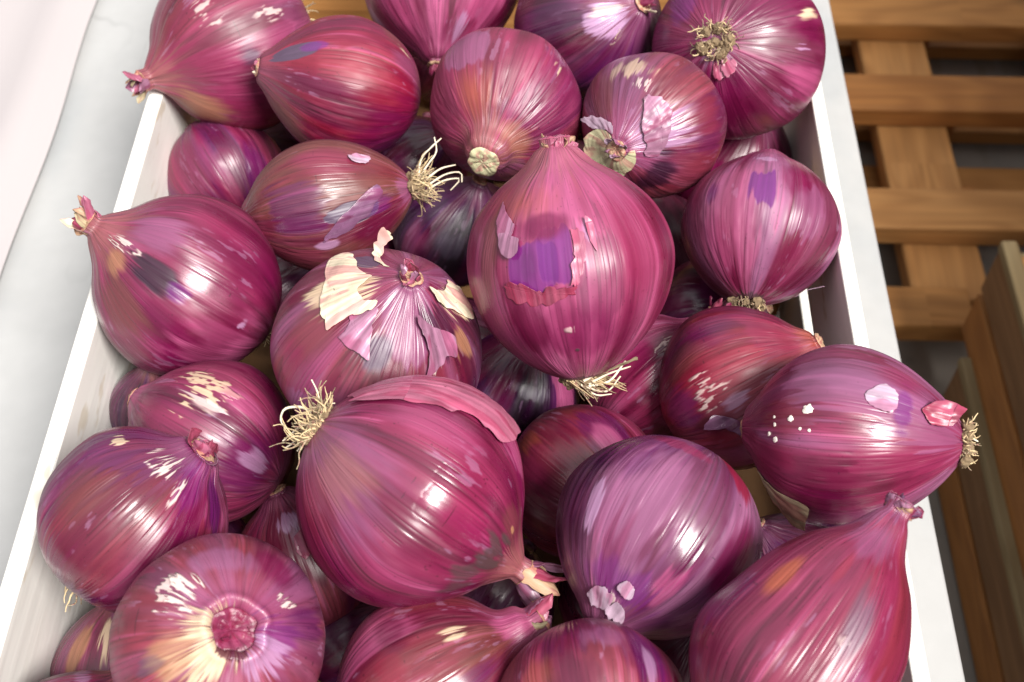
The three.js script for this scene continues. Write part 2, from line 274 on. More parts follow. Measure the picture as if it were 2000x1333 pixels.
// inverse look-up: the spot (u, v) on an onion that a photo pixel shows
function spotter(on) {
  const inv = on.group.quaternion.clone().invert(), o0 = camera.position.clone().sub(on.group.position).applyQuaternion(inv), sh = on.sh, grid = [], W = 72, H = 60;
  for (let j = 0; j <= H; j++) for (let i = 0; i < W; i++) grid.push([i / W, j / H, sh.surf(i / W, j / H).clone()]);
  return (px, py) => {
    const d = dirOf(px, py).normalize().applyQuaternion(inv), q = V3(0, 0, 0); let best = null, bs = 1e9;
    const score = (p) => { q.copy(p).sub(o0); const along = q.dot(d), off2 = q.lengthSq() - along * along; return Math.sqrt(Math.max(0, off2)) + along * 0.12; };
    for (const g of grid) { const s = score(g[2]); if (s < bs) { bs = s; best = g; } }
    let [u, v] = best, st = 1 / 90; const p = V3(0, 0, 0);
    for (let it = 0; it < 14; it++) { let mv = false; for (const [a, b] of [[st, 0], [-st, 0], [0, st], [0, -st]]) { const s = score(sh.surf(u + a, clamp(v + b), p)); if (s < bs) { bs = s; u += a; v = clamp(v + b); mv = true; break; } } if (!mv) st *= 0.5; }
    return [u - Math.floor(u), v];
  };
}
// a piece of loose skin: an outline on the onion given by the pixels it shows, lifted towards one side
function flap(on, mat, poly, { lift = 0.002, to = null, name = 'skin_flap', jag = 0.12, up = 0.0004, label } = {}) {
  const sp = on.spot, pts = poly.map(([x, y]) => sp(x, y)), u0 = pts[0][0];
  for (const p of pts) p[0] = u0 + (p[0] - u0) - Math.round(p[0] - u0);
  const c = [0, 0]; for (const p of pts) { c[0] += p[0] / pts.length; c[1] += p[1] / pts.length; }
  const tp = to ? sp(...to) : null; if (tp) tp[0] -= Math.round(tp[0] - u0);
  const crv = new THREE.CatmullRomCurve3(pts.map(([u, v]) => V3(u * 6, v * 2, 0)), true, 'catmullrom', 0.35), loop = [], NL = 110, s0 = rnd() * 90, tA = V3(0, 0, 0);
  for (let k = 0; k < NL; k++) { const t = k / NL, p = crv.getPoint(t); crv.getTangent(t, tA); const j = jag * 1.0 * (1.5 * (noise(t * 17 + s0, 1, 1) - 0.5) + 0.9 * (noise(t * 44 + s0, 5, 1) - 0.5)) * Math.min(0.3, crv.getLength() * 0.1); loop.push([(p.x + tA.y * j) / 6, (p.y - tA.x * j) / 2]); }
  const nrm = (u, v) => { const e = 0.004, a = on.sh.surf(u + e, v).clone().sub(on.sh.surf(u - e, v)), b = on.sh.surf(u, clamp(v + e)).clone().sub(on.sh.surf(u, clamp(v - e))); return a.cross(b).normalize(); };
  const rad = Math.max(0.003, on.sh.rad(c[1])) * Math.PI * 2, ln = on.sh.len, dir = tp ? [(tp[0] - c[0]) * rad, (tp[1] - c[1]) * ln] : null, dl = dir ? Math.hypot(...dir) || 1 : 1;
  const RN = 9, rows = []; const sn = rnd() * 50;
  for (let i = 0; i <= RN; i++) { const k = 0.02 + 0.98 * i / RN; rows.push(loop.concat([loop[0]]).map(([u, v]) => {
    const uu = c[0] + (u - c[0]) * k, vv = clamp(c[1] + (v - c[1]) * k, 0.002, 0.998), w = dir ? clamp((((uu - c[0]) * rad) * dir[0] + (vv - c[1]) * ln * dir[1]) / (dl * dl) * 0.5 + 0.5, 0, 1.6) : k;
    const p = on.sh.surf(uu, vv).clone(), h = up + lift * Math.pow(w, 2.2) * (0.75 + 0.5 * noise(uu * 40 + sn, vv * 30, 2)) + 0.0007 * (noise(uu * 70, vv * 40, sn) - 0.3); return p.addScaledVector(nrm(uu, vv), Math.max(0.0002, h));
  })); }
  const g = sheet(rows, 0.00014, (s, t, i, j) => { const [u, v] = loop[j % loop.length], k = 0.02 + 0.98 * i / RN; return [(c[0] + (u - c[0]) * k) * rad / 0.05, (c[1] + (v - c[1]) * k) * ln / 0.05]; });
  const N = g.attributes.normal, A = g.attributes.position; return mesh(name, g, mat, on.group, label);
}
function tube(pts, r0, r1, seg = 5) {
  const cv = new THREE.CatmullRomCurve3(pts), n = pts.length * 3, g = new THREE.TubeGeometry(cv, n, 1, seg, false), p = g.attributes.position, q = V3(0, 0, 0);
  for (let i = 0; i <= n; i++) { const c = cv.getPointAt(i / n), r = mix(r0, r1, i / n) * (0.8 + 0.4 * rnd()); for (let j = 0; j <= seg; j++) { const k = i * (seg + 1) + j; q.fromBufferAttribute(p, k).sub(c).setLength(r).add(c); p.setXYZ(k, q.x, q.y, q.z); } }
  g.computeVertexNormals(); return g;
}
function lump(r, x, y, z) { const g = new THREE.IcosahedronGeometry(1, 2), p = g.attributes.position, s = rnd() * 90; for (let i = 0; i < p.count; i++) { const a = V3(0, 0, 0).fromBufferAttribute(p, i), k = r * (0.6 + 0.8 * noise(a.x * 2 + s, a.y * 2, a.z * 2)); p.setXYZ(i, a.x * k + x, a.y * k + y, a.z * k + z); } g.computeVertexNormals(); return g; }
// dry roots: a rough plate, a matted tuft, and a few long strands
function roots(on, { n = 26, len = 0.012, plate = 0.1, long = [], mat = P.root, curl = 1, lean = [0, 0], leanTo } = {}) {
  if (leanTo) { const w = on.group.worldToLocal(at(leanTo[0], leanTo[1], on.z)); w.y -= on.sh.root; w.normalize().multiplyScalar(1.6); lean = [w.x, w.z]; }
  const R = on.sh.R, y0 = on.sh.root, pr = plate * R * 1.25, bits = [], g = on.group;
  for (let i = 0; i < 14; i++) { const a = rr(0, 6.3), q = pr * Math.sqrt(rnd()); bits.push(lump(pr * rr(0.16, 0.34), q * Math.cos(a), y0 - pr * 0.02 - 0.1 * pr * rnd(), q * Math.sin(a))); }
  mesh('root_plate', mergeGeometries(bits), P.rootDark, g);
  const st = [];
  for (let i = 0; i < n; i++) {
    const a = rr(0, 6.3), q = pr * Math.sqrt(rnd()) * 0.95, L = len * rr(0.4, 1.1), p = V3(q * Math.cos(a), y0 + 0.0005, q * Math.sin(a)), d = V3(Math.cos(a) * 0.7 + lean[0], -1, Math.sin(a) * 0.7 + lean[1]).normalize(), pts = [p.clone()];
    for (let k = 0; k < 5; k++) { d.add(V3(rr(-1, 1), rr(-0.8, 0.7), rr(-1, 1)).multiplyScalar(0.55 * curl)).normalize(); p.addScaledVector(d, L / 5); pts.push(p.clone()); }
    st.push(tube(pts, 0.0004 * rr(0.6, 1.4), 0.00018, 4));
  }
  const cut = Math.ceil(st.length * 0.6);
  [[st.slice(0, cut), mat], [st.slice(cut), mat === P.straw ? P.root : P.straw]].forEach(([s, m]) => { if (s.length) mesh('root_tuft', mergeGeometries(s), m, g).userData.kind = 'stuff'; });
  for (const path of long) { const pts = path.map(([px, py, dz = 0]) => g.worldToLocal(at(px, py, on.z + dz))); mesh('root_strand', tube(pts, 0.0006, 0.0003, 6), P.rootPale, g); }
}
// papery ends of the neck
function tuft(on, mats, { n = 7, len = 0.016, w = 0.006, splay = 0.5, lean = [0, 0], deep = 0.3 } = {}) {
  const R = on.sh.R, top = on.sh.neck, nr = on.sh.s.nr * R, b = on.sh.surf(0, 0).clone().add(on.sh.surf(0.5, 0)).multiplyScalar(0.5);
  for (let i = 0; i < n; i++) {
    const a = (i + rr(-0.3, 0.3)) / n * Math.PI * 2, L = len * rr(0.5, 1.15), ww = w * rr(0.6, 1.2), rows = [], out = V3(Math.cos(a), 0, Math.sin(a)), sd = V3(-Math.sin(a), 0, Math.cos(a)), p = V3(b.x, top - nr * deep, b.z).addScaledVector(out, nr * rr(0.5, 1.0)), d = V3(lean[0], 1, lean[1]).addScaledVector(out, splay * rr(-0.5, 1)).normalize(), tw = rr(-0.9, 0.9);
    const NS = 8; for (let k = 0; k <= NS; k++) {
      const s = k / NS, wd = ww * (s < 0.75 ? 1 - 0.25 * s : (1 - s) * 3.2 + 0.06) * (0.8 + 0.4 * noise(k * 0.9, i * 5.1, 3)), row = [];
      const side = sd.clone().applyAxisAngle(d, tw * s * 2), nn = side.clone().cross(d).normalize();
      for (let j = 0; j <= 4; j++) { const t = j / 4 - 0.5; row.push(p.clone().addScaledVector(side, t * wd).addScaledVector(nn, wd * 0.9 * (t * t - 0.1) + 0.0012 * (noise(k * 1.3, j * 1.7, i * 3.3) - 0.5))); }
      rows.push(row); d.add(V3(rr(-1, 1), rr(-0.6, 0.5), rr(-1, 1)).multiplyScalar(0.22)).normalize(); p.addScaledVector(d, L / NS);
    }
    mesh('dry_leaf', sheet(rows, 0.0003, (s, t) => [t * 0.2 + i * 0.13, s * 0.3]), mats[i % mats.length], on.group);
  }
}
function stub(on, mat, sink = 0) { on.closed = true; // a neck cut clean across
  const sh = on.sh, R = sh.R, rows = [], b = sh.surf(0, 0.004).clone().add(sh.surf(0.5, 0.004)).multiplyScalar(0.5), N = 28;
  for (let i = 0; i <= 6; i++) { const k = 1 - i / 6.05, row = []; for (let j = 0; j <= N; j++) { const p = sh.surf(j / N, 0.002).clone(), q = b.clone().lerp(p, k * 1.03); q.y += 0.0009 + sink * (1 - k) + 0.0016 * (noise(q.x * 700, q.z * 700, 4) - 0.4) * (i ? 1 : 0.2) + (i === 0 ? -0.0008 : 0); row.push(q); } rows.push(row); }
  mesh(sink ? 'neck_end' : 'cut_stem', sheet(rows, 0.0004, (s, t) => [t, s]), mat, on.group);
}
let onionCount = 0; const ONIONS = {};
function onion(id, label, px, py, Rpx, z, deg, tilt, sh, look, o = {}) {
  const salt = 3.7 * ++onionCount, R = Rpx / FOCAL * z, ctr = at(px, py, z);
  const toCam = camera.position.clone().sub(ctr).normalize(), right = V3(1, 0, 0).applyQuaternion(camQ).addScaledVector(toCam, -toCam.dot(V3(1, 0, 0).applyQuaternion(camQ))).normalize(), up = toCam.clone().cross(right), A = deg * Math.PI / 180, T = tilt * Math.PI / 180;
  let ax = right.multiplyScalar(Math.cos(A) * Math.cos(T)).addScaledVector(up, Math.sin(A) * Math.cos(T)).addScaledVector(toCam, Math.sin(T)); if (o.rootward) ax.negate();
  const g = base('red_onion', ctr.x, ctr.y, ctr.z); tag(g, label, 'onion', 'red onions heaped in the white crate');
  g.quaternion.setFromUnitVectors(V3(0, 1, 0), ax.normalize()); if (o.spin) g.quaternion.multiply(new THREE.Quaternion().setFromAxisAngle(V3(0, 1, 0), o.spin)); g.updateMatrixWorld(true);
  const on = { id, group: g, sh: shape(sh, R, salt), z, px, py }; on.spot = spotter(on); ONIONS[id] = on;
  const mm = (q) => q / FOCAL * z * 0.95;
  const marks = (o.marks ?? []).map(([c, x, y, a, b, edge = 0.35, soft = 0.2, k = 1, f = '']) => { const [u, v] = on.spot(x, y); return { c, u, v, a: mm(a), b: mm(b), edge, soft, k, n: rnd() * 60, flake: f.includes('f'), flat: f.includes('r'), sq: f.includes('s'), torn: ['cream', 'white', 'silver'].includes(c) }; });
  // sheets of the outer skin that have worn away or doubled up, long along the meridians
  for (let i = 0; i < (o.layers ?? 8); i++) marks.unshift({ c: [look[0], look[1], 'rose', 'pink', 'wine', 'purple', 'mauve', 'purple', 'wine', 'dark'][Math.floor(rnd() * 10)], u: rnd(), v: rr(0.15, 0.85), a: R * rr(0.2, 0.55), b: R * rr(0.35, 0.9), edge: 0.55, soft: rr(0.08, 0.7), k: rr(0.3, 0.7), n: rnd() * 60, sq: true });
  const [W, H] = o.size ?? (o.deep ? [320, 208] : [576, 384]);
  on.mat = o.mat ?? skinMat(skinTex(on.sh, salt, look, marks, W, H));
  mesh('bulb', bulbGeo(on.sh, ...(o.deep ? [80, 60] : [150, 110])), on.mat, g);
  return on;
}
const q = {};
// --- far row
q.A = onion('A', 'rosy onion at the far left corner, tail hanging over the left rim', 458, 88, 165, 0.670, -159, 22, { nl: 0.22, nr: 0.12, nt: 0.25 }, ['dry', 'rose', 0.25, 'tan'], { size: [640, 432], marks: [['tan', 395, 215, 60, 70, 0.4, 0.7, 0.75], ['white', 400, 20, 34, 30, 0.5, 0.3, 0.6, 'fr'], ['white', 530, 25, 22, 40, 0.5, 0.3, 0.6, 'fr'], ['grey', 490, 105, 30, 32, 0.5, 0.6, 0.75, 'r'], ['wine', 500, 150, 40, 60, 0.6, 0.6, 0.4]] });
tuft(q.A, [P.pink, P.mauve, P.straw, P.tan], { n: 9, len: 0.013, w: 0.006, splay: 0.2, lean: [0.15, 0.15] });
roots(q.A, { n: 14, len: 0.012, mat: P.straw });
q.B = onion('B', 'glossy crimson onion lying with its tip pointing left, far row', 672, 172, 139, 0.627, 167, 8, { en: 1.16, er: 1.08, nl: 0.06, nr: 0.12, nt: 0.5, rt: 0.1 }, ['magenta', 'red', 0.5, 'brown'], { size: [640, 432], marks: [['brown', 560, 240, 60, 80, 0.3, 0.6, 0.8], ['grey', 575, 100, 20, 62, 0.25, 0.12, 0.95], ['violet', 612, 90, 13, 35, 0.25, 0.3, 0.7], ['cream', 790, 100, 8, 26, 0.5, 0.4, 0.6, 'f'], ['brown', 770, 70, 40, 40, 0.4, 0.6, 0.6]] });
tuft(q.B, [P.pink, P.rose, P.cream], { n: 6, len: 0.004, w: 0.004 });
q.C = onion('C', 'pink streaked onion cut off by the top edge, between two others', 858, -25, 150, 0.698, -92, 28, { nl: 0.1, nt: 0.4 }, ['rose', 'pink', 0.6, 'pink'], { marks: [['silver', 735, 40, 20, 50, 0.4, 0.6, 0.5], ['silver', 900, 50, 16, 50, 0.4, 0.4, 0.6], ['wine', 960, 50, 40, 60, 0.4, 0.5, 0.6]] });
tuft(q.C, [P.rose, P.wine], { n: 5, len: 0.008, w: 0.005 });
q.D = onion('D', 'dark purple onion with a silvery patch, far row, left of the root-faced one', 1150, 48, 148, 0.681, 22, 48, { nl: 0.1, nr: 0.12 }, ['purple', 'wine', 0.2, 'mauve'], { marks: [['silver', 1180, 35, 40, 48, 0.45, 0.25, 0.95], ['white', 1185, 20, 14, 34, 0.6, 0.4, 0.6], ['dark', 1080, 40, 80, 70, 0.4, 0.6, 0.5], ['cream', 1205, 70, 8, 20, 0.6, 0.3, 0.8, 'f']] });
tuft(q.D, [P.wine, P.cream], { n: 6, len: 0.011, w: 0.005 });
q.E = onion('E', 'vivid magenta onion showing its tan root disc, far right corner', 1437, 105, 168, 0.645, 150, 74, { nl: 0.15, er: 0.92 }, ['magenta', 'magenta', 0.35, 'pink'], { rootward: true, size: [832, 544], marks: [['silver', 1400, 92, 70, 42, 0.7, 0.7, 0.4], ['violet', 1330, 10, 40, 50, 0.4, 0.4, 0.5], ['wine', 1460, 215, 150, 60, 0.3, 0.7, 0.6], ['cream', 1580, 20, 16, 46, 1.2, 0.6, 0.8], ['silver', 1570, 95, 10, 24, 0.5, 0.5, 0.7, 'f']] });
roots(q.E, { n: 90, len: 0.009, plate: 0.17, curl: 1.5, mat: P.straw });
for (const [x, y] of [[1408, 138], [1424, 128]]) flap(q.E, P.pink, [[x - 13, y - 14], [x + 10, y - 12], [x + 12, y + 8], [x - 4, y + 16], [x - 14, y + 4]], { lift: 0.003, to: [x, y + 20] });
q.F = onion('F', 'orange tinged onion with a pale cut stem facing the viewer', 985, 207, 151, 0.616, -111, 55, { nl: 0.26, nr: 0.185, nt: 0.25 }, ['dry', 'rose', 0.2, 'tan'], { size: [640, 432], marks: [['orange', 925, 180, 60, 80, 0.5, 0.95, 0.55], ['mauve', 905, 90, 60, 50, 0.25, 0.15, 0.7], ['rose', 1040, 120, 60, 60, 0.3, 0.5, 0.5], ['cream', 1088, 135, 14, 30, 0.6, 0.4, 0.6, 'f'], ['tan', 1010, 270, 70, 34, 0.4, 0.6, 0.35], ['brown', 1000, 345, 110, 40, 0.3, 0.6, 0.6]] });
stub(q.F, P.stub);
q.G = onion('G', 'dull mauve onion with cream peeling skin at its neck', 1273, 247, 141, 0.604, -146, 60, { nl: 0.1, nr: 0.13 }, ['mauve', 'dry', 0.2, 'pink'], { size: [640, 432], marks: [['brown', 1180, 190, 40, 60, 0.4, 0.5, 0.5], ['silver', 1300, 260, 60, 80, 0.5, 0.5, 0.75], ['dark', 1280, 350, 90, 36, 0.4, 0.6, 0.85], ['cream', 1240, 130, 40, 24, 1.2, 0.6, 0.5], ['white', 1260, 165, 24, 18, 0.5, 0.3, 0.6, 'f'], ['dry', 1370, 220, 50, 70, 0.4, 0.6, 0.7], ['cream', 1200, 305, 20, 24, 0.4, 0.4, 0.5]] });
tuft(q.G, [P.silver, P.mauve], { n: 6, len: 0.008, w: 0.004, splay: 0.8 });
flap(q.G, P.stub, [[1163, 295], [1200, 276], [1236, 296], [1226, 330], [1212, 342], [1192, 332], [1184, 312]], { lift: 0.007, to: [1180, 335], label: 'cream papery peel' });
flap(q.G, P.silver, [[1157, 236], [1172, 229], [1198, 246], [1196, 260], [1170, 252]], { lift: 0.006, to: [1155, 235] });
flap(q.G, P.mauve, [[1264, 190], [1302, 197], [1308, 240], [1290, 305], [1258, 298], [1258, 240]], { lift: 0.0014, to: [1255, 250] });
// --- second row
q.H = onion('H', 'small purple onion tucked against the left board, behind the larger ones', 440, 345, 117, 0.682, 120, -25, { nl: 0.05 }, ['purple', 'rose', 0.3, 'mauve'], { marks: [['magenta', 440, 310, 40, 30, 0.4, 0.6, 0.7]] });
q.I = onion('I', 'long brownish onion with a bushy cream root tuft on the right', 638, 398, 131, 0.588, 11, 8, { en: 1.2, er: 1.3, nl: 0.05, nt: 0.2, rt: 0.75 }, ['dry', 'brown', 0.35, 'brown'], { rootward: true, size: [832, 480], marks: [['rose', 640, 310, 50, 90, 0.4, 0.6, 0.5], ['wine', 740, 440, 50, 70, 0.4, 0.5, 0.8], ['grey', 690, 418, 26, 56, 0.4, 0.12, 0.95], ['silver', 640, 480, 14, 30, 0.5, 0.4, 0.6], ['mauve', 790, 370, 40, 26, 0.5, 0.5, 0.6], ['violet', 740, 400, 20, 40, 0.5, 0.5, 0.4]] });
roots(q.I, { n: 110, len: 0.017, plate: 0.17, curl: 1.3, long: [[[818, 345], [822, 312], [840, 290], [862, 270]], [[822, 340], [838, 318], [852, 296], [848, 268]], [[830, 352], [860, 330], [890, 322]], [[835, 362], [872, 340], [900, 338], [902, 356]], [[838, 368], [870, 352], [898, 350], [880, 372]], [[812, 350], [800, 372], [772, 358]]] });
flap(q.I, P.violetFilm, [[632, 470], [660, 430], [692, 396], [730, 362], [742, 378], [715, 420], [690, 440], [655, 462]], { lift: 0.0025, to: [735, 362] });
flap(q.I, P.silver, [[678, 308], [700, 303], [722, 308], [715, 320], [690, 319]], { lift: 0.0012, to: [680, 312] });
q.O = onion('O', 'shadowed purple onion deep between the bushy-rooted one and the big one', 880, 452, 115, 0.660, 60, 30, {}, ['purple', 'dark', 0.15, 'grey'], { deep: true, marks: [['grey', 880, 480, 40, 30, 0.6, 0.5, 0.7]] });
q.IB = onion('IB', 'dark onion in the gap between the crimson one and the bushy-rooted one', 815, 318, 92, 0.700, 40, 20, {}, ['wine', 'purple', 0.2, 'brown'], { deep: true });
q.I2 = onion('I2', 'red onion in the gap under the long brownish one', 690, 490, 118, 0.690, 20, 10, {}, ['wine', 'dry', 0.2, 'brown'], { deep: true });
// --- left and middle
q.J = onion('J', 'shiny magenta onion leaning on the left rim, dry neck pointing left', 374, 560, 181, 0.573, 147, 12, { en: 1.06, nl: 0.2, nr: 0.13, nt: 0.12, er: 0.96 }, ['magenta', 'rose', 0.55, 'tan'], { size: [736, 480], marks: [['dark', 305, 540, 32, 72, 0.6, 0.5, 0.9], ['violet', 345, 575, 26, 30, 0.6, 0.5, 0.6], ['brown', 235, 600, 60, 90, 0.35, 0.6, 0.75], ['tan', 225, 510, 40, 40, 0.5, 0.7, 0.7], ['white', 240, 480, 18, 44, 0.6, 0.3, 0.8, 'f'], ['rose', 420, 440, 40, 90, 0.4, 0.6, 0.5], ['wine', 420, 660, 110, 70, 0.35, 0.6, 0.6], ['silver', 470, 640, 14, 14, 0.7, 0.4, 0.7, 'f']] });
tuft(q.J, [P.tan, P.pink, P.straw, P.rose, P.cream], { n: 12, len: 0.013, w: 0.006, splay: 0.3, deep: 0.6 });
roots(q.J, { n: 12, len: 0.008 });
q.K = onion('K', 'mauve onion with torn cream papery peel round its stubby neck', 743, 688, 209, 0.533, 68, 50, { nl: 0.1, nr: 0.1, nt: 0.2, er: 0.9 }, ['dry', 'mauve', 0.2, 'rose'], { size: [736, 480], marks: [['cream', 655, 560, 60, 80, 0.7, 0.35, 0.75], ['brown', 610, 640, 60, 80, 0.4, 0.6, 0.5], ['mauve', 800, 640, 60, 90, 0.3, 0.2, 0.75], ['dark', 860, 640, 50, 60, 0.5, 0.4, 0.7], ['cream', 885, 590, 34, 44, 0.8, 0.4, 0.85], ['tan', 905, 670, 30, 44, 0.6, 0.5, 0.7], ['grey', 735, 690, 30, 44, 0.4, 0.4, 0.8], ['grey', 715, 510, 24, 34, 0.3, 0.2, 0.85], ['mauve', 820, 530, 60, 40, 0.3, 0.3, 0.6], ['white', 850, 720, 20, 20, 0.7, 0.3, 0.7, 'f']] });
tuft(q.K, [P.rose, P.mauve, P.pink], { n: 7, len: 0.009, w: 0.005, splay: 0.3 });
flap(q.K, P.cream, [[655, 488], [690, 502], [722, 550], [702, 572], [732, 602], [690, 618], [645, 640], [622, 610], [640, 540]], { lift: 0.0028, to: [735, 570], label: 'cream torn skin left of the neck' });
flap(q.K, P.mauve, [[690, 612], [736, 602], [728, 640], [722, 702], [700, 690], [662, 662], [680, 640]], { lift: 0.002, to: [722, 710] });
flap(q.K, P.cream, [[835, 567], [872, 552], [900, 566], [925, 622], [885, 610], [850, 592]], { lift: 0.002, to: [835, 565] });
flap(q.K, P.mauve, [[808, 616], [850, 640], [886, 656], [890, 690], [862, 705], [830, 735], [836, 690], [822, 650]], { lift: 0.003, to: [812, 680] });
flap(q.K, P.cream, [[735, 512], [744, 480], [760, 490], [756, 522]], { lift: 0.006, to: [750, 476], jag: 0.2 });
q.L = onion('L', 'large pink onion with a purple window in its skin, topmost in the middle', 1110, 512, 206, 0.521, 97, 6, { en: 1.0, nl: 0.17, nr: 0.13, nt: 0.42, er: 1.13, rt: 0.6 }, ['rose', 'pink', 0.6, 'tan'], { size: [832, 528], marks: [['orange', 1020, 400, 110, 80, 0.5, 1.2, 0.45], ['brown', 950, 500, 36, 130, 0.3, 0.5, 0.7], ['violet', 1048, 520, 58, 50, 0.35, 0.12, 0.8, 's'], ['violet', 1085, 495, 34, 56, 0.3, 0.12, 0.8, 's'], ['purple', 1030, 520, 24, 40, 0.5, 0.8, 0.5], ['magenta', 1052, 450, 58, 30, 0.2, 0.6, 0.7, 's'], ['gloss', 1056, 510, 62, 66, 0.1, 0.1, 1, 's'], ['magenta', 1060, 440, 58, 34, 0.2, 0.5, 0.8], ['rose', 1250, 470, 60, 150, 0.3, 0.5, 0.6], ['magenta', 1120, 650, 150, 90, 0.3, 0.6, 0.6], ['wine', 1040, 640, 40, 70, 0.3, 0.4, 0.6], ['soil', 1128, 684, 6, 6, 0.3, 0.5, 0.8], ['silver', 1150, 450, 14, 28, 0.3, 0.4, 0.6], ['soil', 1130, 740, 60, 14, 0.7, 0.5, 0.6], ['white', 1115, 645, 16, 10, 0.5, 0.5, 0.5, 'f']] });
stub(q.L, P.pink, -0.001);
tuft(q.L, [P.pink, P.rose, P.tan, P.pink], { n: 15, len: 0.009, w: 0.006, splay: 0.9, deep: 1.1, lean: [0.2, 0.2] });
roots(q.L, { n: 90, len: 0.014, plate: 0.16, curl: 0.4, leanTo: [1290, 690], mat: P.straw, long: [[[1140, 745], [1180, 720], [1215, 690], [1228, 684]], [[1150, 755], [1190, 745], [1222, 705]], [[1135, 752], [1165, 772], [1195, 770]], [[1145, 757], [1185, 765], [1212, 735]], [[1150, 750], [1190, 730], [1232, 716]]] });
flap(q.L, P.mauve, [[972, 440], [985, 396], [1004, 440], [1002, 468], [1018, 474], [1010, 504], [984, 500]], { lift: 0.0022, to: [1020, 490] });
flap(q.L, P.pink, [[1140, 430], [1156, 440], [1166, 490], [1152, 470]], { lift: 0.0018, to: [1156, 438], jag: 0.05 });
flap(q.L, P.rose, [[992, 560], [1030, 564], [1060, 574], [1090, 566], [1122, 558], [1124, 578], [1080, 596], [1040, 594], [1002, 584]], { lift: 0.0009, to: [1058, 562], jag: 0.3, up: 0.0003 });
flap(q.L, P.pink, [[1114, 452], [1118, 500], [1116, 556], [1130, 558], [1142, 505], [1138, 455]], { lift: 0.0009, to: [1112, 505], jag: 0.3, up: 0.0003 });
flap(q.L, P.straw, [[1180, 742], [1200, 708], [1228, 684], [1232, 700], [1214, 742], [1196, 770]], { lift: 0.004, to: [1230, 690] });
q.M = onion('M', 'smooth striped pink onion by the right rim, roots at its bottom', 1482, 448, 153, 0.592, -97, 22, { nl: 0.05, er: 1.0, rt: 0.4 }, ['rose', 'mauve', 0.75, 'pink'], { rootward: true, size: [640, 432], marks: [['violet', 1490, 365, 24, 40, 0.55, 0.2, 0.85, 's'], ['purple', 1393, 375, 14, 30, 0.8, 0.8, 0.7], ['magenta', 1560, 350, 44, 50, 0.4, 0.5, 0.7], ['wine', 1580, 540, 50, 60, 0.3, 0.5, 0.8], ['silver', 1500, 310, 30, 16, 0.6, 0.4, 0.6], ['soil', 1462, 580, 46, 20, 0.8, 0.5, 0.7]] });
roots(q.M, { n: 70, len: 0.007, plate: 0.17, curl: 1.5, mat: P.straw });
flap(q.M, P.silver, [[1562, 590], [1600, 556], [1610, 560], [1598, 582], [1572, 602]], { lift: 0.004, to: [1610, 560] });
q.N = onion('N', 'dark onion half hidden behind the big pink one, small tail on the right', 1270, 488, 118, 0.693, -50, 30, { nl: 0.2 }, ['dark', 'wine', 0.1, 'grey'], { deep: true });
tuft(q.N, [P.rose], { n: 4, len: 0.01 });
q.P = onion('P', 'bright pink onion below the big one, neck pointing up right', 1268, 738, 132, 0.592, 44, 6, { nl: 0.35, nr: 0.14, nt: 0.35 }, ['rose', 'pink', 0.5, 'pink'], { marks: [['white', 1320, 660, 14, 60, 0.7, 0.3, 0.9, 'f'], ['magenta', 1250, 680, 40, 60, 0.4, 0.5, 0.5]] });
tuft(q.P, [P.rose, P.wine], { n: 5, len: 0.012 });
q.Q = onion('Q', 'brownish red onion behind the one with white crumbs, right side', 1442, 757, 164, 0.554, 28, 12, { nl: 0.1, en: 1.0 }, ['dry', 'red', 0.5, 'orange'], { size: [640, 432], marks: [['orange', 1580, 650, 50, 40, 0.4, 0.7, 0.5], ['white', 1385, 765, 44, 40, 0.6, 0.25, 0.7, 'fr'], ['purple', 1330, 800, 60, 60, 0.4, 0.6, 0.6], ['brown', 1330, 700, 40, 70, 0.4, 0.6, 0.5], ['silver', 1440, 790, 20, 34, 0.6, 0.5, 0.5]] });
flap(q.Q, P.violetFilm, [[1384, 830], [1400, 808], [1448, 824], [1450, 850], [1420, 836]], { lift: 0.006, to: [1380, 815] });
q.R = onion('R', 'mauve pink onion sprinkled with white crumbs, roots over the right rim', 1648, 850, 186, 0.489, -4, 8, { nl: 0.05, er: 1.2, rt: 0.85, en: 1.0 }, ['rose', 'mauve', 0.6, 'pink'], { rootward: true, size: [736, 480], marks: [['violet', 1765, 800, 60, 24, 0.4, 0.5, 0.6], ['dry', 1530, 820, 60, 70, 0.4, 0.6, 0.7], ['magenta', 1620, 990, 60, 110, 0.35, 0.6, 0.7], ['purple', 1640, 1030, 30, 60, 0.4, 0.5, 0.8], ['rose', 1760, 740, 40, 70, 0.4, 0.6, 0.6]] });
roots(q.R, { n: 70, len: 0.007, plate: 0.16, curl: 1.4, long: [[[1868, 848], [1890, 852], [1911, 863]]] });
flap(q.R, P.straw, [[1480, 920], [1500, 942], [1545, 968], [1584, 988], [1576, 1018], [1530, 1002], [1494, 965]], { lift: 0.0035, to: [1570, 1020], label: 'straw coloured dry peel underneath' });
flap(q.R, P.rose, [[1800, 800], [1828, 792], [1850, 815], [1845, 835], [1815, 830]], { lift: 0.012, to: [1856, 812] });
flap(q.R, P.silver, [[1690, 770], [1728, 752], [1752, 778], [1740, 806], [1705, 795]], { lift: 0.0012, to: [1752, 790] });
for (const [x, y, s] of [[1578, 800, 12], [1545, 818, 8], [1514, 830, 5], [1503, 848, 6], [1515, 859, 7], [1563, 838, 4], [1581, 841, 4], [1513, 815, 4]]) { const p = q.R.sh.surf(...q.R.spot(x, y)).clone(), gm = lump(s / FOCAL * 0.45 * 0.8, 0, 0, 0); gm.scale(1, 0.22, 1); const m = mesh('crumb', gm, P.crumb, q.R.group); m.quaternion.setFromUnitVectors(V3(0, 1, 0), p.clone().normalize()); m.position.copy(p.multiplyScalar(1.004)); }
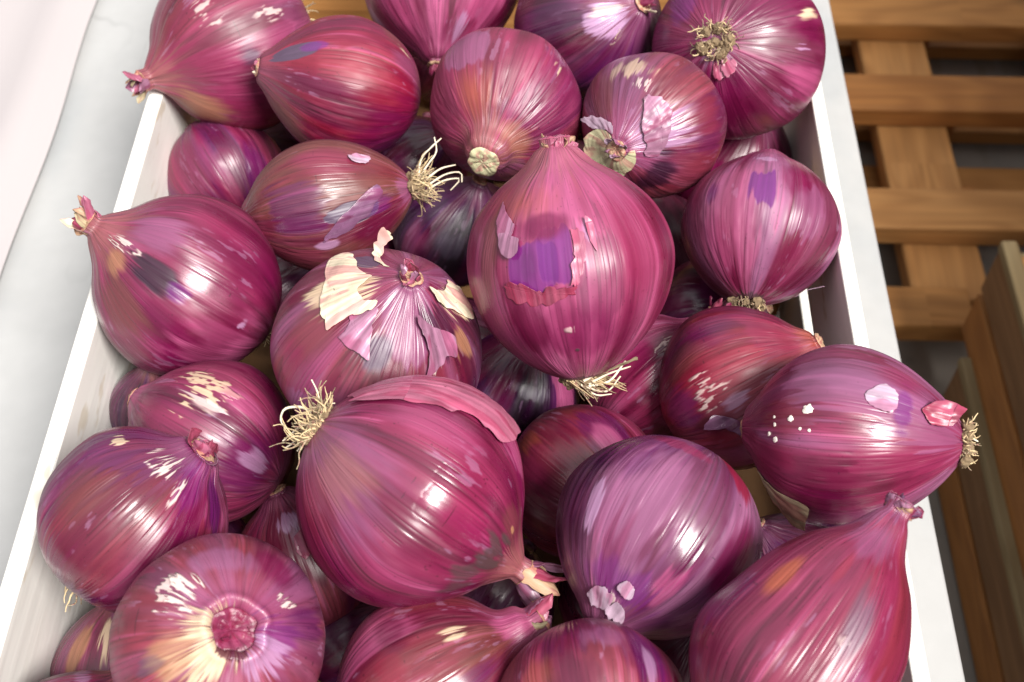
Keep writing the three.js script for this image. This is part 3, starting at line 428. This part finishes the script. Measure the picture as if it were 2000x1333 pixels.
q.S = onion('S', 'pink onion with a cream blaze, behind the one at the lower left rim', 412, 862, 165, 0.544, 150, -15, { nl: 0.08 }, ['magenta', 'rose', 0.6, 'pink'], { size: [640, 432], marks: [['cream', 400, 768, 44, 60, 1.2, 0.4, 0.7, 'f'], ['white', 400, 790, 16, 60, 0.7, 0.3, 0.6], ['silver', 500, 900, 24, 44, 0.6, 0.5, 0.5], ['pink', 480, 790, 34, 70, 0.5, 0.5, 0.6]] });
q.T = onion('T', 'brownish crimson onion against the left board, frayed neck at its upper right', 262, 1018, 186, 0.481, 48, 22, { nl: 0.06, nr: 0.16, nt: 0.15, er: 0.92 }, ['dry', 'magenta', 0.3, 'mauve'], { size: [736, 480], marks: [['brown', 150, 960, 80, 100, 0.35, 0.7, 0.6], ['purple', 420, 990, 26, 70, 0.4, 0.3, 0.8], ['violet', 370, 950, 40, 80, 0.4, 0.5, 0.35], ['white', 315, 905, 34, 34, 0.9, 0.3, 0.85, 'f'], ['white', 345, 960, 14, 40, 0.9, 0.4, 0.7, 'f'], ['cream', 230, 862, 30, 16, 0.8, 0.3, 0.7, 'f'], ['wine', 300, 1080, 90, 70, 0.35, 0.6, 0.5]] });
tuft(q.T, [P.rose, P.mauve, P.wine, P.pink], { n: 9, len: 0.009, w: 0.009, splay: 1.1 });
roots(q.T, { n: 12, len: 0.012 });
// --- front
q.U = onion('U', 'large pink onion with a loose flap of skin on top, front middle', 808, 966, 227, 0.474, 145, 10, { en: 1.0, nl: 0.2, nr: 0.12, nt: 0.35, er: 1.02, rt: 0.3 }, ['rose', 'magenta', 0.8, 'tan'], { rootward: true, size: [832, 528], marks: [['tan', 660, 930, 80, 90, 0.4, 0.8, 0.3, 's'], ['dry', 620, 990, 60, 120, 0.3, 0.6, 0.6], ['soil', 960, 1080, 50, 60, 0.7, 0.5, 0.75, 'r'], ['soil', 900, 1130, 60, 50, 0.7, 0.6, 0.6, 'r'], ['gloss', 900, 985, 80, 80, 0.1, 0.1, 1, 's'], ['brown', 1000, 1020, 40, 60, 0.5, 0.6, 0.5], ['tan', 1002, 1035, 8, 16, 0.5, 0.4, 0.9], ['pink', 860, 830, 60, 130, 0.4, 0.6, 0.4]] });
tuft(q.U, [P.mauve, P.tan, P.rose, P.mauve], { n: 10, len: 0.018, w: 0.008, splay: 0.6 });
roots(q.U, { n: 100, len: 0.014, plate: 0.15, curl: 1.1, long: [[[615, 812], [625, 790], [618, 762], [608, 742]], [[608, 806], [590, 796], [555, 800], [548, 822], [558, 838]], [[590, 830], [566, 850], [552, 862]], [[598, 842], [578, 862], [556, 876]], [[605, 850], [588, 872], [580, 882]], [[622, 800], [640, 790], [654, 788]]] });
flap(q.U, P.pink, [[690, 782], [692, 746], [760, 736], [862, 746], [950, 786], [1006, 830], [1000, 848], [966, 854], [940, 832], [880, 802], [790, 786], [722, 784]], { lift: 0.0024, to: [1010, 850], up: 0.0008, jag: 0.16, label: 'loose pink flap of skin on top' });
q.V = onion('V', 'rosy brown onion in the gap between the two big front ones', 1138, 938, 156, 0.556, -40, 25, { nl: 0.05 }, ['dry', 'rose', 0.4, 'pink'], { marks: [['orange', 1030, 860, 30, 50, 0.4, 0.6, 0.4], ['wine', 1060, 990, 60, 90, 0.3, 0.5, 0.7], ['pink', 1190, 860, 40, 50, 0.4, 0.5, 0.6]] });
q.W = onion('W', 'lilac onion with glossy peeled top and red right edge, front right', 1287, 1047, 205, 0.478, -122, 16, { nl: 0.06, nt: 0.3, er: 0.95 }, ['purple', 'mauve', 0.4, 'mauve'], { size: [736, 480], marks: [['mauve', 1240, 960, 120, 150, 0.35, 0.4, 0.85], ['magenta', 1190, 1080, 30, 110, 0.9, 0.6, 0.6], ['purple', 1250, 900, 40, 60, 0.8, 0.6, 0.5], ['pink', 1300, 1150, 34, 80, 0.9, 0.5, 0.5], ['red', 1445, 930, 40, 90, 0.25, 0.35, 0.9], ['magenta', 1440, 1100, 60, 110, 0.3, 0.5, 0.9], ['rose', 1330, 870, 90, 26, 0.3, 0.5, 0.7], ['violet', 1210, 1140, 90, 60, 0.6, 0.5, 0.5], ['silver', 1160, 975, 18, 50, 1.2, 0.5, 0.8], ['gloss', 1310, 1080, 80, 90, 0.3, 0.3, 1], ['white', 1195, 1175, 30, 24, 0.9, 0.3, 0.6, 'f']] });
tuft(q.W, [P.rose, P.straw], { n: 5, len: 0.008, w: 0.005 });
for (const [x, y, a] of [[1175, 1165, 22], [1205, 1195, 18], [1225, 1150, 16]]) flap(q.W, P.silver, [[x - a, y - a * 0.5], [x + a * 0.2, y - a], [x + a, y + a * 0.1], [x + a * 0.6, y + a], [x - a * 0.5, y + a * 0.5]], { lift: 0.003, to: [x - a, y + a] });
q.X = onion('X', 'long rosy onion at the lower right corner, tapering neck against the rim', 1536, 1318, 190, 0.421, 53, 0, { en: 1.78, nl: 0.38, nr: 0.15, nt: 0.08 }, ['rose', 'dry', 0.6, 'rose'], { size: [736, 528], marks: [['orange', 1530, 1125, 34, 60, 0.4, 0.7, 0.8], ['grey', 1680, 1220, 34, 110, 0.4, 0.6, 0.6], ['mauve', 1700, 1060, 60, 70, 0.4, 0.6, 0.6], ['red', 1650, 1110, 14, 60, 0.5, 0.6, 0.6], ['white', 1650, 1255, 14, 20, 0.6, 0.4, 0.5, 'f']] });
stub(q.X, P.mauve, -0.002);
tuft(q.X, [P.mauve, P.wine, P.violetFilm, P.tan], { n: 14, len: 0.006, w: 0.008, splay: 0.7, deep: 0.8 });
q.Y = onion('Y', 'onion with a round hollow neck facing the viewer, front left', 426, 1253, 204, 0.438, 38, 78, { nl: -0.12, nr: 0.2, nt: 0, en: 0.9 }, ['mauve', 'dry', 0.25, 'pink'], { size: [832, 528], marks: [['cream', 400, 1260, 90, 100, 0.7, 0.6, 0.9], ['tan', 330, 1290, 70, 60, 0.5, 0.6, 0.7], ['white', 350, 1165, 60, 40, 0.6, 0.25, 0.85, 'fr'], ['white', 320, 1150, 40, 20, 0.6, 0.25, 0.7, 'fr'], ['violet', 545, 1240, 40, 70, 0.6, 0.5, 0.55], ['silver', 520, 1290, 60, 60, 0.7, 0.5, 0.7], ['magenta', 540, 1110, 60, 60, 0.4, 0.6, 0.7], ['purple', 600, 1220, 40, 90, 0.4, 0.6, 0.6], ['mauve', 430, 1090, 90, 40, 0.3, 0.5, 0.7], ['white', 560, 1175, 30, 26, 0.7, 0.2, 0.8, 'f'], ['wine', 455, 1240, 34, 34, 0.4, 0.2, 0.9], ['grey', 290, 1300, 24, 40, 0.5, 0.5, 0.5]] });
stub(q.Y, P.wine, -0.004);
tuft(q.Y, [P.wine, P.rose, P.wine], { n: 13, len: 0.006, w: 0.006, splay: -0.3, deep: 0.7 });
q.Z = onion('Z', 'dark rosy onion at the bottom edge, frayed neck pointing right', 832, 1350, 184, 0.462, 31, 8, { nl: 0.3, nr: 0.19, nt: 0.25, en: 1.15 }, ['dry', 'brown', 0.3, 'pink'], { size: [640, 432], marks: [['cream', 885, 1240, 20, 34, 1.2, 0.5, 0.7], ['gloss', 850, 1290, 50, 60, 0.4, 0.3, 1], ['wine', 760, 1240, 70, 40, 0.4, 0.6, 0.6], ['red', 760, 1310, 60, 40, 0.4, 0.6, 0.5], ['pink', 1000, 1220, 40, 60, 0.5, 0.5, 0.6]] });
tuft(q.Z, [P.pink, P.rose, P.mauve, P.straw], { n: 11, len: 0.013, w: 0.009, splay: 0.5, deep: 0.8 });
q.AA = onion('AA', 'smooth rosy onion cut off by the bottom edge, middle right', 1152, 1392, 186, 0.441, 100, -30, { nl: 0.0, nr: 0.06 }, ['rose', 'dry', 0.4, 'pink'], { size: [640, 432], marks: [['purple', 1270, 1280, 60, 90, 0.5, 0.6, 0.7], ['silver', 1270, 1300, 20, 60, 0.7, 0.5, 0.5], ['mauve', 1180, 1240, 60, 40, 0.4, 0.6, 0.6], ['orange', 1050, 1320, 50, 60, 0.4, 0.7, 0.4]] });
q.AB = onion('AB', 'sliver of a pink onion at the bottom left corner of the photo', 155, 1480, 172, 0.47, 60, 20, {}, ['magenta', 'rose', 0.4, 'tan'], { marks: [['silver', 160, 1320, 60, 20, 0.5, 0.5, 0.5]] });
q.AC = onion('AC', 'pale striped onion wedged by the left board below the brownish crimson one', 235, 1300, 128, 0.526, 95, 15, { nl: 0.1 }, ['rose', 'mauve', 0.6, 'tan'], { marks: [['cream', 205, 1250, 20, 60, 0.5, 0.3, 0.8], ['tan', 150, 1270, 24, 60, 0.4, 0.4, 0.8]] });
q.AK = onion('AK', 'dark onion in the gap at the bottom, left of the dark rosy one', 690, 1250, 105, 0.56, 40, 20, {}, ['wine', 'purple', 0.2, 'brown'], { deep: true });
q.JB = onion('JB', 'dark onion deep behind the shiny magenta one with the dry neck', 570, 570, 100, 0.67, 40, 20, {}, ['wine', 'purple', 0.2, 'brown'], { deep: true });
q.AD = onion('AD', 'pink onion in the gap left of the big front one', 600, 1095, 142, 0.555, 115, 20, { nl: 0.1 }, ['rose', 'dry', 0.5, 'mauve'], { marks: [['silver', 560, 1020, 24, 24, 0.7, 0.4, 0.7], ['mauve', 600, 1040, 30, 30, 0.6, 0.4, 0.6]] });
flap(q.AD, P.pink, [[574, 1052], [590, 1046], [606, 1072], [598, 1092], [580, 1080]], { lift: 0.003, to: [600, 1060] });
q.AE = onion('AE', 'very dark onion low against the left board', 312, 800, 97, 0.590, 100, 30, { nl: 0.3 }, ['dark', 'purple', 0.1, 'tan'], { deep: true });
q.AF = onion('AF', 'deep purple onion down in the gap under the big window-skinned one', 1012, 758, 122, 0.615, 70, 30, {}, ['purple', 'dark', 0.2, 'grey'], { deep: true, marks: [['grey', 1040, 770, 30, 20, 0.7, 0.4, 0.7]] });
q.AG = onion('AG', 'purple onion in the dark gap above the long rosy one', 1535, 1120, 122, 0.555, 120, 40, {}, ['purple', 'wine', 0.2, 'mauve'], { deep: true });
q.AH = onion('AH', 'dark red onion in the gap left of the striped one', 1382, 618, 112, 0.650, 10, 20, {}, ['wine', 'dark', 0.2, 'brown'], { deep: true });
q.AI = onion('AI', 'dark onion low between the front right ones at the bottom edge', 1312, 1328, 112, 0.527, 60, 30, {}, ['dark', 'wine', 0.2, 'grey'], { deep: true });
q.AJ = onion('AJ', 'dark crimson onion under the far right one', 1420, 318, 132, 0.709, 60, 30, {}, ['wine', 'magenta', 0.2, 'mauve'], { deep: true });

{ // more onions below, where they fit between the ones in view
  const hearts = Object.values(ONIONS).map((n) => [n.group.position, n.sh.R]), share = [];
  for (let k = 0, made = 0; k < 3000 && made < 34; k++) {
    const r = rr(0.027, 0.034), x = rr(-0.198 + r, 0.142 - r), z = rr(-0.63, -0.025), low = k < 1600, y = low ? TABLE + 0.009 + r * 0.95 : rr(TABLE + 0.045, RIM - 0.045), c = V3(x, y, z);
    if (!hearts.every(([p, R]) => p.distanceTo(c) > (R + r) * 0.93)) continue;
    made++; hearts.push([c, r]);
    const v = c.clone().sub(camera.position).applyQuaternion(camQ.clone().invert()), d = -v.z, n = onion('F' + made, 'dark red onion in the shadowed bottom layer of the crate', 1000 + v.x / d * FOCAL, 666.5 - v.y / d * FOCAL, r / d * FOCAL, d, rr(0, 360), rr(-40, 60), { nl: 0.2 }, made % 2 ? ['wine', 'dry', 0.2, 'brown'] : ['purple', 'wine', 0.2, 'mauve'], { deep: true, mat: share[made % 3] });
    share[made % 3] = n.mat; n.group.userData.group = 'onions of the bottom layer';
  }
}
for (const n of Object.values(ONIONS)) if (!n.closed && n.sh.s.nl >= 0) stub(n, n.id.length > 1 && !q[n.id] ? P.wine : P.tan, -0.0015);

// ---------------------------------------------------------------- wooden things on the floor at the right
{
  const p = tag(base('wooden_pallet', 0.45, 0, -1.0), 'slatted brown wooden pallet lying on the floor beside the table', 'pallet');
  const T = RIM - 0.5, bw = [[-1.275, -1.188], [-1.1, -1.04], [-0.92, -0.862], [-0.785, -0.735]];
  bw.forEach(([a, b], i) => put('slat', p, woods[i % 3], [0.17 + 0.01 * i, i < 3 ? 0.84 : 0.431], [T - 0.026, T], [a, b], 0.003));
  for (const [a, b] of [[0.24, 0.31], [0.385, 0.465], [0.6, 0.68]]) put('stringer', p, woods[2], [a, b], [T - 0.05, T - 0.0265], [-1.28, -0.79], 0.003);
  for (const [a, b] of [[0.41, 0.49], [0.62, 0.7], [0.22, 0.3]]) for (const z of [-1.235, -1.075, -0.915]) put('block', p, woods[1], [a, b], [T - 0.076, T - 0.0505], [z - 0.06, z], 0.003);
  for (const z of [-1.24, -1.087, -0.93]) put('slat', p, woods[0], [0.18, 0.83], [0.004, T - 0.0765], [z - 0.1, z], 0.003);
}
{
  const X = 0.404, c = tag(base('wooden_crate', 0.64, 0.12, -0.3), 'upper weathered slatted crate at the right edge, standing on the wider one', 'crate', 'slatted crates at the right edge');
  const h = 0.121;
  for (let i = 0; i < 2; i++) {
    put('side_slat', c, woods[i ? 1 : 3], [X, X + 0.012], [h + 0.062 - i * 0.06, h + 0.115 - i * 0.06], [-0.715, 0.12], 0.002);
    put('end_slat', c, woods[i ? 1 : 4], [X + 0.0125, 0.83], [h + 0.06 - i * 0.06, h + 0.112 - i * 0.06], [-0.715, -0.703], 0.002);
  }
  put('rail', c, woods[4], [X - 0.002, X + 0.013], [h + 0.1155, h + 0.127], [-0.716, 0.121], 0.003);
  for (const x of [X + 0.0125, 0.79]) for (const z of [-0.7025, -0.33, 0.07]) put('post', c, woods[x < 0.5 ? 0 : 3], [x, x + 0.04], [h + 0.001, h + 0.122], [z, z + 0.045], 0.003);
  for (let i = 0; i < 5; i++) put('bottom_slat', c, woods[3], [X + 0.0535, 0.789], [h + 0.012, h + 0.022], [-0.645 + i * 0.14, -0.645 + i * 0.14 + 0.11], 0.002);
  const d = c.clone(); d.name = numbered('wooden_crate'); d.position.set(0.632, 0.001, -0.262); d.userData = { ...c.userData, label: 'lower slatted crate on the floor at the right edge, under the weathered one' }; scene.add(d);
}
{ // the neighbouring stall's board screen, beyond the right edge: it keeps the sun off the floor there
  const s = tag(base('board_screen', 0.86, 0, -0.4), 'upright screen of brown boards right of the crates, outside the picture', 'screen');
  for (let i = 0; i < 8; i++) put('board', s, woods[i % 4], [0.85, 0.87], [0.06 + i * 0.155, 0.06 + i * 0.155 + 0.15], [-1.75, 1.2], 0.003);
  for (const z of [-1.7, -0.3, 1.15]) put('post', s, woods[3], [0.8705, 0.93], [0.001, 1.29], [z - 0.03, z + 0.03], 0.004);
}


renderer.render(scene, camera);
